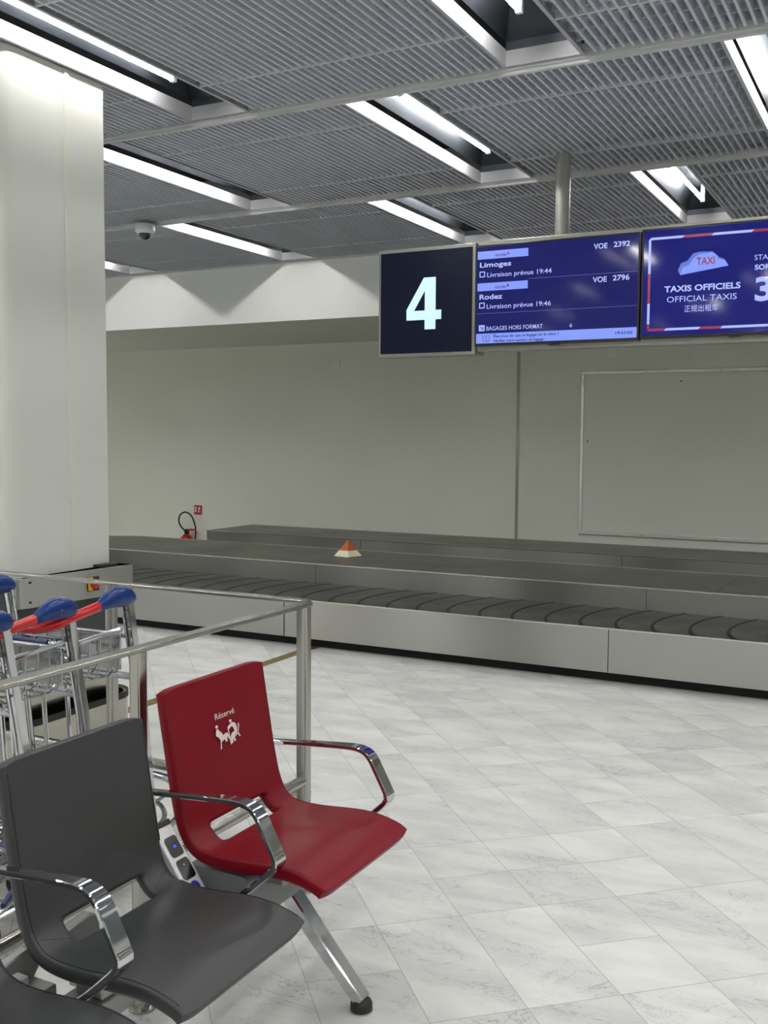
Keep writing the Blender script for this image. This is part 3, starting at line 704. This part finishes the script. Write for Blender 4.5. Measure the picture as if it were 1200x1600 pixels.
# ================================================================== LUGGAGE TROLLEYS
def trolley_parts(t):
    ox, oy, oz = ORG[t.name]
    P = lambda x, y, z: (ox+x, oy+y, oz+z+(.022 if z > .5 else 0))
    HW = .286
    for s in (-1, 1):
        up_ = MB()
        up_.sweep([P(s*HW, .035, .975), P(s*HW, .065, .80), P(s*HW, .105, .58), P(s*HW, .155, .11)], (1, 0, 0), [(.018, .034), (.016, .028), (.018, .030), (.018, .030)])
        up_.build('upright', M['chrome'], t)
        MB().tube([P(s*(HW-.022), .03, .965), P(s*(HW-.022), .09, .62), P(s*(HW-.02), .14, .13)], .007, 8).build('brace', M['chrome'], t)
        # grip: fat teardrop along y
        pts = [P(s*HW, .066, .972), P(s*HW, .060, .975), P(s*HW, .040, .980), P(s*HW, .01, .985), P(s*HW, -.025, .987), P(s*HW, -.060, .983), P(s*HW, -.095, .972), P(s*HW, -.115, .964)]
        fr = MB().frames(pts); hz = [.008, .020, .031, .037, .0375, .032, .022, .0155]; hx = [.006, .016, .023, .027, .027, .024, .019, .0165]
        gm = MB(); vs = []; fs = []; sg = 16
        for (p, nn, bb, tt), a, b in zip(fr, hz, hx):
            for k in range(sg):
                an = 2*math.pi*k/sg; vs.append(p+Vector((0, 0, 1))*math.cos(an)*a+Vector((1, 0, 0))*math.sin(an)*b)
        for i in range(len(pts)-1):
            for k in range(sg): fs.append((i*sg+k, i*sg+(k+1) % sg, (i+1)*sg+(k+1) % sg, (i+1)*sg+k))
        fs += [tuple(range(sg)), tuple(range((len(pts)-1)*sg, len(pts)*sg))]
        gm.add(vs, fs); g = gm.build('grip', M['blue'], t, smooth=60)
        sb = g.modifiers.new('sub', 'SUBSURF'); sb.levels = 1; sb.render_levels = 1
        MB().lathe([(.003, .0), (.003, .0006)], P(s*HW+s*.0265, -.02, .985), 'x', 8).build('rivet', M['chrome_satin'], g)
    rb = smoothpath([P(HW, -.110, .966), P(HW-.002, -.21, .950), P(HW-.012, -.28, .934), P(HW-.05, -.320, .924), P(HW-.12, -.333, .922),
                     P(0, -.335, .922), P(-HW+.12, -.333, .922), P(-HW+.05, -.320, .924), P(-HW+.012, -.28, .934), P(-HW+.002, -.21, .950), P(-HW, -.110, .966)])
    MB().tube(rb, .0165, 14).build('push_bar', M['red'], t)
    # basket
    rim = MB(); zr = .852
    rp = smoothpath([P(HW-.02, .02, .868), P(HW-.03, -.07, .86), P(HW-.05, -.155, .847), P(HW-.085, -.19, .845), P(HW-.13, -.195, .846)])
    rim.tube(rp, .0095, 10); rim.tube([(2*ox-x, y, z) for x, y, z in [tuple(q) for q in rp]], .0095, 10)
    rim.tube([P(-HW+.02, .06, .838), P(HW-.02, .06, .838)], .009, 10)
    rim.build('basket_rim', M['chrome_satin'], t)
    MB().tube([P(-HW+.14, -.195, .846), P(HW-.14, -.195, .846)], .0105, 10).build('sleeve', M['navy'], t)
    wr = MB()
    for y in (-.15, -.10, -.05, 0, .05):
        wr.tube([P(HW-.05, y, .845), P(HW-.055, y, .74), P(HW-.075, y, .705), P(-HW+.075, y, .705), P(-HW+.055, y, .74), P(-HW+.05, y, .845)], .0035, 6)
    for x in (-.20, -.12, -.04, .04, .12, .20):
        wr.tube([P(x, -.185, .84), P(x, -.18, .735), P(x, -.15, .70), P(x, .03, .70), P(x, .055, .72), P(x, .06, .835)], .0035, 6)
    for z in (.76, .80):
        wr.tube([P(-HW+.055, -.18, z), P(HW-.055, -.18, z), P(HW-.055, .055, z), P(-HW+.055, .055, z), P(-HW+.055, -.18, z)], .0035, 6)
    wr.build('basket_wires', M['chrome_satin'], t)
    MB().tube([P(-HW+.02, .085, .69), P(HW-.02, .085, .69)], .013, 10).build('cross_tube', M['chrome_satin'], t)
    lb = MB().box(ox-.215, ox+.215, oy+.072, oy+.075, .735, .85).build('label_plate', M['label'], t)
    for k, x in enumerate((-.19, -.09)):
        b1 = MB(); w_ = .05; zz = .745
        b1.box(ox+x, ox+x+.085, oy+.0705, oy+.072, zz, zz+.006).box(ox+x, ox+x+.085, oy+.0705, oy+.072, zz+.066, zz+.072).box(ox+x, ox+x+.006, oy+.0705, oy+.072, zz, zz+.07).box(ox+x+.079, ox+x+.085, oy+.0705, oy+.072, zz, zz+.07)
        b1.build('pictogram_frame', M['labelblue'], lb)
        MB().prism(disc(ox+x+.042, zz+.036, .018, 14), oy+.0708, oy+.072, 'y').build('pictogram', M['labelorange'], lb)
    # base frame
    bs = MB()
    loop = smoothpath([P(-HW, .245, .13), P(-HW-.005, .10, .13), P(-HW+.01, -.05, .13), P(-HW, .245, .16), P(-HW+.03, .36, .19), P(-.12, .435, .20), P(.12, .435, .20), P(HW-.03, .36, .19), P(HW, .245, .16)])
    bs.tube(smoothpath([P(-HW, -.08, .12), P(-HW, .25, .135), P(-HW+.03, .36, .19), P(-.10, .455, .21), P(.10, .455, .21), P(HW-.03, .36, .19), P(HW, .25, .135), P(HW, -.08, .12)]), .0125, 10)
    bs.tube(smoothpath([P(-HW+.05, -.08, .11), P(-HW+.06, .25, .115), P(-.10, .40, .13), P(.10, .40, .13), P(HW-.06, .25, .115), P(HW-.05, -.08, .11)]), .010, 10)
    for y in (-.06, .08, .22): bs.tube([P(-HW, y, .122), P(HW, y, .122)], .009, 8)
    for x in (-.12, 0, .12): bs.tube([P(x, -.06, .118), P(x, .42, .16)], .007, 8)
    bs.build('base_frame', M['chrome_satin'], t)
    MB().tube(smoothpath([P(-.17, .405, .205), P(-.10, .462, .217), P(.10, .462, .217), P(.17, .43, .207), P(HW-.03, .372, .197), P(HW+.006, .27, .155)]), .009, 8).build('bumper', M['navy'], t)
    sv = MB()
    for x in (-.10, .06, .17): sv.tube([P(x, -.14, .70), P(x, -.10, .12)], .008, 8)
    sv.build('stay', M['chrome'], t)
    for x, y, r in ((-HW+.02, -.05, .06), (HW-.02, -.05, .06), (0, .33, .045)):
        w1 = MB().lathe([(r*.55, -.014), (r*.92, -.014), (r, -.008), (r, .008), (r*.92, .014), (r*.55, .014)], P(x, y, r), 'x', 24).build('wheel', M['blackrubber'], t)
        MB().lathe([(.012, -.018), (r*.55, -.016), (r*.55, .016), (.012, .018)], P(x, y, r), 'x', 18).build('hub', M['greyplastic'], w1)
        MB().box(ox+x-.024, ox+x-.019, oy+y-.012, oy+y+.012, r, .13).box(ox+x+.019, ox+x+.024, oy+y-.012, oy+y+.012, r, .13).box(ox+x-.024, ox+x+.024, oy+y-.012, oy+y+.012, .118, .125).build('fork', M['chrome_satin'], t)
GT = 'luggage trolleys nested in a row'
tr0 = thing('luggage_trolley', 'luggage trolley at the front of the nested row, nearest the corner of the barriers', 'luggage trolley', (-2.66, 2.625, 0), GT)
trolley_parts(tr0)
dup(tr0, (-2.66, 2.35, 0), 'second luggage trolley of the row, its blue grip directly above the charcoal seat back', GT)
dup(tr0, (-2.655, 2.085, 0), 'third luggage trolley of the row, its blue grip cut by the left edge', GT)
dup(tr0, (-2.655, 1.82, 0), 'last luggage trolley of the row, mostly hidden behind the charcoal seat back', GT)

# ================================================================== BEAM SEATING
bn = thing('beam_seating', 'row of beam-mounted airport seats, one red reserved seat and two charcoal ones, chrome armrests', 'bench', (-1.55, 1.7, 0))
PROF = [(-1.720, .892), (-1.716, .868), (-1.708, .820), (-1.694, .740), (-1.680, .660), (-1.668, .600), (-1.655, .550), (-1.634, .508), (-1.602, .482), (-1.555, .472), (-1.49, .472), (-1.42, .478), (-1.355, .482), (-1.30, .478), (-1.258, .468), (-1.238, .460), (-1.222, .448)]
PR0 = smoothpath([(x, 0, z) for x, z in PROF], 3)
def shell(yc, mt, ms, label, DX=0.0, DZ=0.0):
    PR = [p+Vector((DX, 0, DZ)) for p in PR0]
    def nrm(i):
        a = PR[max(0, i-1)]; b = PR[min(len(PR)-1, i+1)]; t = (b-a).normalized(); return Vector((-t.z, 0, t.x))
    W = .225; ts = [-1, -.95, -.86, -.68, -.56, -.44, -.25, 0, .25, .44, .56, .68, .86, .95, 1]
    i0 = min(range(len(PR)), key=lambda i: abs(PR0[i].z-.522)+abs(PR0[i].x+1.645)*.3); i1 = min(range(len(PR)), key=lambda i: abs(PR0[i].x+1.588)+(0 if PR0[i].z < .5 else 1))
    n = len(PR); m = MB(); vs = []
    for i, p in enumerate(PR):
        for t in ts:
            d = .0
            # shallow dish across the width
            nn = nrm(i); q = p.copy()
            # top corners slightly rounded
            yy = t*W
            cr_ = min(1, max(0, (abs(t)-.84)/.16))**2
            if i == 0: q = q+Vector((0.002, 0, -.022))*cr_
            if i == 1: q = q+Vector((0, 0, -.004))*cr_
            if i == n-1: q = q+Vector((-.020, 0, .013))*cr_
            if i == n-2: q = q+Vector((-.004, 0, .002))*cr_
            if i in (0, n-1): yy *= 1-.012*cr_
            vs.append((q.x, yc+yy, q.z))
    k = len(ts); fs = []; N = n*k; H = .0165
    up_v = []; dn_v = []
    for q, (i, jj) in zip(vs, [(a, b) for a in range(n) for b in range(k)]):
        nn = nrm(i); v = Vector(q); up_v.append(v+nn*H); dn_v.append(v-nn*H)
    def hole(i, j): return i0 <= i < i1 and 4 <= j < 10
    cells = {(i, j) for i in range(n-1) for j in range(k-1) if not hole(i, j)}
    for (i, j) in cells:
        a, b, c, d = i*k+j, i*k+j+1, (i+1)*k+j+1, (i+1)*k+j
        fs += [(a, b, c, d), (N+d, N+c, N+b, N+a)]
        for (di, dj, p, q) in ((-1, 0, a, b), (0, 1, b, c), (1, 0, c, d), (0, -1, d, a)):
            if (i+di, j+dj) not in cells: fs.append((q, p, N+p, N+q))
    m.add(up_v+dn_v, fs); o = m.build('seat_shell', mt, bn, smooth=180)
    sb = o.modifiers.new('sub', 'SUBSURF'); sb.levels = 2; sb.render_levels = 2
    o['label'] = label
    pp = MB()
    for s in (-1, 1):
        pth = [PR[i]+nrm(i)*.0163+Vector((0, yc+s*(W-.010), 0)) for i in range(3, n-4)]
        pp.tube(pth, .0016, 6)
        pth2 = [PR[i1+1]+nrm(i1+1)*.0146+Vector((0, yc+s*W*u-0, 0)) for u in (.60, .8, .95)]
        pth2 = [PR[i1-1]+nrm(i1-1)*.0160+Vector((0, yc+s*W*.61, 0)), PR[i1-2]+nrm(i1-2)*.0163+Vector((0, yc+s*W*.72, 0)), PR[i1-3]+nrm(i1-3)*.0163+Vector((0, yc+s*W*.82, 0)), PR[i1-4]+nrm(i1-4)*.0163+Vector((0, yc+s*W*.93, 0))]
        pp.tube(pth2, .0010, 6)
        for a_i, q in ((0, pth), (1, pth2)): MB().tube(q, .0016 if a_i == 0 else .0010, 6).build('seam', ms, o)
    return o
CY = [2.262, 1.745, 1.215]
red = shell(CY[0], M['red_leather'], M['red_seam'], 'red seat shell with printed reserved seat mark')
shell(CY[1], M['black_leather'], M['black_seam'], 'charcoal seat shell next to the red one', .02*-1+.01, -.045)
shell(CY[2], M['black_leather'], M['black_seam'], 'charcoal seat shell at the bottom left corner', -.01, -.045)
# printing on the red back
pa = Vector((-1.716, 0, .872)); pb = Vector((-1.680, 0, .660)); upv = (pa-pb).normalized(); nv = Vector((upv.z, 0, -upv.x))
def onback(y, z):      # point on the front face of the back
    t = (z-pb.z)/(pa.z-pb.z); q = pb+(pa-pb)*t; return Vector((q.x, y, q.z))+nv*.0172
put_text('Réservé', onback(2.222, .772), (0, 1, 0), upv, .088, .017, M['print'], red, bold=.0, lift=.0025)
def pict(name, polys):
    m = MB()
    for poly in polys:
        a = [onback(2.210+u*.00112, .703+v*.00084)+nv*.002 for u, v in poly]; b = [q+nv*.001 for q in a]; n = len(a)
        m.add(a+b, [tuple(range(n-1, -1, -1)), tuple(range(n, 2*n))]+[(i, (i+1) % n, (i+1) % n+n, i+n) for i in range(n)])
    m.build(name, M['print'], red, smooth=0)
pict('pictogram', [disc(12, 60, 5.2, 14),
    [(6, 40), (9, 51), (15, 53), (20, 44), (28, 36), (33, 26), (40, 30), (50, 30), (62, 6), (56, 4), (47, 20), (46, 3), (39, 3), (38, 18), (33, 12), (22, 10), (15, 24), (5, 33)],
    [(20, 6), (38, 13), (37, 16), (18, 9)], [(20, 6), (23, 7), (20, -14), (16, -14)]])
pict('pictogram', [disc(68, 62, 5.2, 14),
    [(53, 42), (56, 48), (68, 54), (76, 56), (86, 50), (90, 36), (90, 22), (86, 16), (80, 14), (76, 10), (80, -6), (74, -7), (69, 6), (68, -9), (61, -10), (62, 14), (68, 22), (80, 26), (74, 42), (68, 44), (60, 38)],
    [(54, 40), (57, 40), (61, -12), (58, -12)], [(74, 8), (94, 18), (94, 14), (75, 5)], [(90, 16), (94, 18), (101, 2), (97, 1)], [(93, 18), (96, 20), (101, 44), (97, 46)]])
# armrests
def arm(yc, DX, DZ):
    pth = smoothpath([(x+DX, y, z+DZ) for x, y, z in [(-1.700, yc, .632), (-1.60, yc, .641), (-1.50, yc, .650), (-1.425, yc, .655), (-1.388, yc, .651), (-1.362, yc, .635), (-1.335, yc, .590), (-1.312, yc, .548), (-1.306, yc, .530), (-1.312, yc, .512), (-1.345, yc, .480), (-1.395, yc, .436), (-1.45, yc, .395)]], 4)
    n = len(pth); sz = []
    for i, p in enumerate(pth):
        u = i/(n-1)
        wdt = .020+.024*min(1, u/.42) if u < .42 else (.044 if u < .70 else .044-.012*(u-.7)/.3)
        sz.append((wdt, .013 if u < .62 else .016))
    o = MB().sweep(pth, (0, 1, 0), sz, .35).build('armrest', M['chrome'], bn, smooth=40)
ARM = [2.535, 1.990, 1.456, .925]
for y, dx, dz in zip(ARM, (0, -.014, -.016, -.016), (0, .010, .014, .014)): arm(y, dx, dz)
# beam, brackets
MB().prism(rrect(-1.60, -1.50, .285, .345, .012, 3), .75, 2.50, 'y').build('beam', M['cast'], bn, smooth=40)
for y in ARM:
    br_ = MB(); prof = [(-1.66, .41), (-1.64, .425), (-1.56, .415), (-1.46, .385), (-1.44, .36), (-1.47, .34), (-1.485, .28), (-1.615, .28), (-1.635, .34)]
    br_.prism([(a, b) for a, b in prof], y-.012, y+.012, 'y')
    br_.box(-1.655, -1.62, y-.042, y+.042, .345, .415)
    b_ = br_.build('bracket', M['cast'], bn, smooth=30, bevel=.004)
    MB().lathe([(.010, 0), (.010, .004), (.004, .005)], (-1.62, y+.030, .385), 'x', 12).build('bolt', M['chrome_satin'], b_)
    MB().lathe([(.010, 0), (.010, .004), (.004, .005)], (-1.62, y-.030, .385), 'x', 12).build('bolt', M['chrome_satin'], b_)
for y, dz in zip(CY, (0, -.045, -.045)):
    MB().box(-1.58, -1.38, y-.16, y-.13, .415+dz, .455+dz).box(-1.58, -1.38, y+.13, y+.16, .415+dz, .455+dz).box(-1.58, -1.50, y-.16, y+.16, .345, .42+dz).build('seat_support', M['cast'], bn, bevel=.006)
for y0_, y1_ in ((1.640, 1.765), (1.465, 1.575)):
    rc = MB(); rc.prism([(y0_, .375), (y0_+.02, .352), (y1_-.02, .362), (y1_, .385), (y1_-.005, .425), (y1_-.03, .438), (y0_+.02, .430), (y0_, .415)], -1.700, -1.672, 'x')
    rc.box(-1.672, -1.60, y0_+.02, y1_-.02, .30, .375)
    rcb = rc.build('rear_casting', M['cast'], bn, smooth=30, bevel=.004)
    MB().lathe([(.007, 0), (.007, .003), (.003, .004)], (-1.672, y0_+.028, .376), 'x', 12).build('bolt', M['chrome_satin'], rcb)
MB().prism(rrect(-1.66, -1.46, .30, .44, .02, 4), 2.06, 2.32, 'y').build('cable_housing', M['greyplastic'], bn, smooth=40)
# legs
for y in (2.34, .98):
    for s, dx in ((1, 0), (-1, 0)):
        xo = -1.285 if s > 0 else -1.86
        lg = MB().sweep([(-1.55+s*.0, y, .322), (-1.55+s*.03, y, .290), (xo-s*.115, y, .155), (xo-s*.012, y, .046), (xo+s*.002, y, .030)], (0, 1, 0), [(.054, .042), (.054, .042), (.050, .038), (.044, .034), (.044, .034)], .2).build('leg', M['chrome'], bn, smooth=40)
        ft = MB().lathe([(.018, .036), (.026, .030), (.030, .022), (.030, .006), (.0285, .004)], (xo, y, 0)).build('foot', M['blackrubber'], lg)
        MB().lathe([(.029, .0), (.031, .001), (.031, .005), (.028, .006)], (xo, y, 0)).build('foot_ring', M['chrome_satin'], ft)
# power unit between the seats
a_ = Vector((-1.672, 0, .560)); b_2 = Vector((-1.530, 0, .372)); dr = (b_2-a_).normalized(); nn_ = Vector((-dr.z, 0, dr.x))
if nn_.x < 0: nn_ = -nn_
def pwbox(mb, s0, s1, y0, y1, d0, d1):
    vs = []
    for d in (d0, d1):
        for s, y in ((s0, y0), (s1, y0), (s1, y1), (s0, y1)): vs.append(a_+dr*s+Vector((0, y, 0))+nn_*d)
    mb.add(vs, [(0, 1, 2, 3), (7, 6, 5, 4), (0, 4, 5, 1), (1, 5, 6, 2), (2, 6, 7, 3), (3, 7, 4, 0)]); return mb
YP = 1.990
pw = pwbox(MB(), 0, .265, YP-.033, YP+.033, -.05, 0).build('power_unit', M['silver'], bn, bevel=.006)
pwbox(MB(), -.012, .004, YP-.034, YP+.034, -.051, .001).build('end_cap', M['darkgrey'], pw, bevel=.004)
for s0 in (.032, .094):
    m_ = MB(); n_ = 20; poly = rrect(s0, s0+.054, YP-.022, YP+.022, .009, 4)
    vs = [a_+dr*p+Vector((0, q, 0))+nn_*.0005 for p, q in poly]+[a_+dr*p+Vector((0, q, 0))+nn_*.002 for p, q in poly]; k = len(poly)
    m_.add(vs, [tuple(range(k)), tuple(range(k, 2*k))]+[(i, (i+1) % k, (i+1) % k+k, i+k) for i in range(k)])
    so_ = m_.build('socket', M['glossblack'], pw)
    if s0 < .05: pwbox(MB(), s0+.024, s0+.031, YP-.004, YP+.006, .002, .0028).build('usb_light', M['ledblue'], so_)
    else: pwbox(MB(), s0+.014, s0+.018, YP-.003, YP+.001, .002, .0028).build('earth_pin', M['chrome'], so_)
def pdisc(s, y, r, d0, d1, n=24):
    m_ = MB(); poly = disc(s, y, r, n); vs = [a_+dr*p+Vector((0, q, 0))+nn_*d0 for p, q in poly]+[a_+dr*p+Vector((0, q, 0))+nn_*d1 for p, q in poly]
    m_.add(vs, [tuple(range(n)), tuple(range(n, 2*n))]+[(i, (i+1) % n, (i+1) % n+n, i+n) for i in range(n)]); return m_
pdisc(.172, YP, .0165, .0004, .0012).build('sticker', M['dotblue'], pw)
bolt = MB(); poly = [(-.006, -.001), (.001, .001), (.0, .006), (.007, .0), (.001, -.001), (.001, -.006)]
vs = [a_+dr*(.172+p)+Vector((0, YP+q, 0))+nn_*.0013 for p, q in poly]+[a_+dr*(.172+p)+Vector((0, YP+q, 0))+nn_*.0018 for p, q in poly]
bolt.add(vs, [tuple(range(6)), tuple(range(6, 12))]+[(i, (i+1) % 6, (i+1) % 6+6, i+6) for i in range(6)])
bolt.build('bolt_symbol', M['print'], pw, smooth=0)
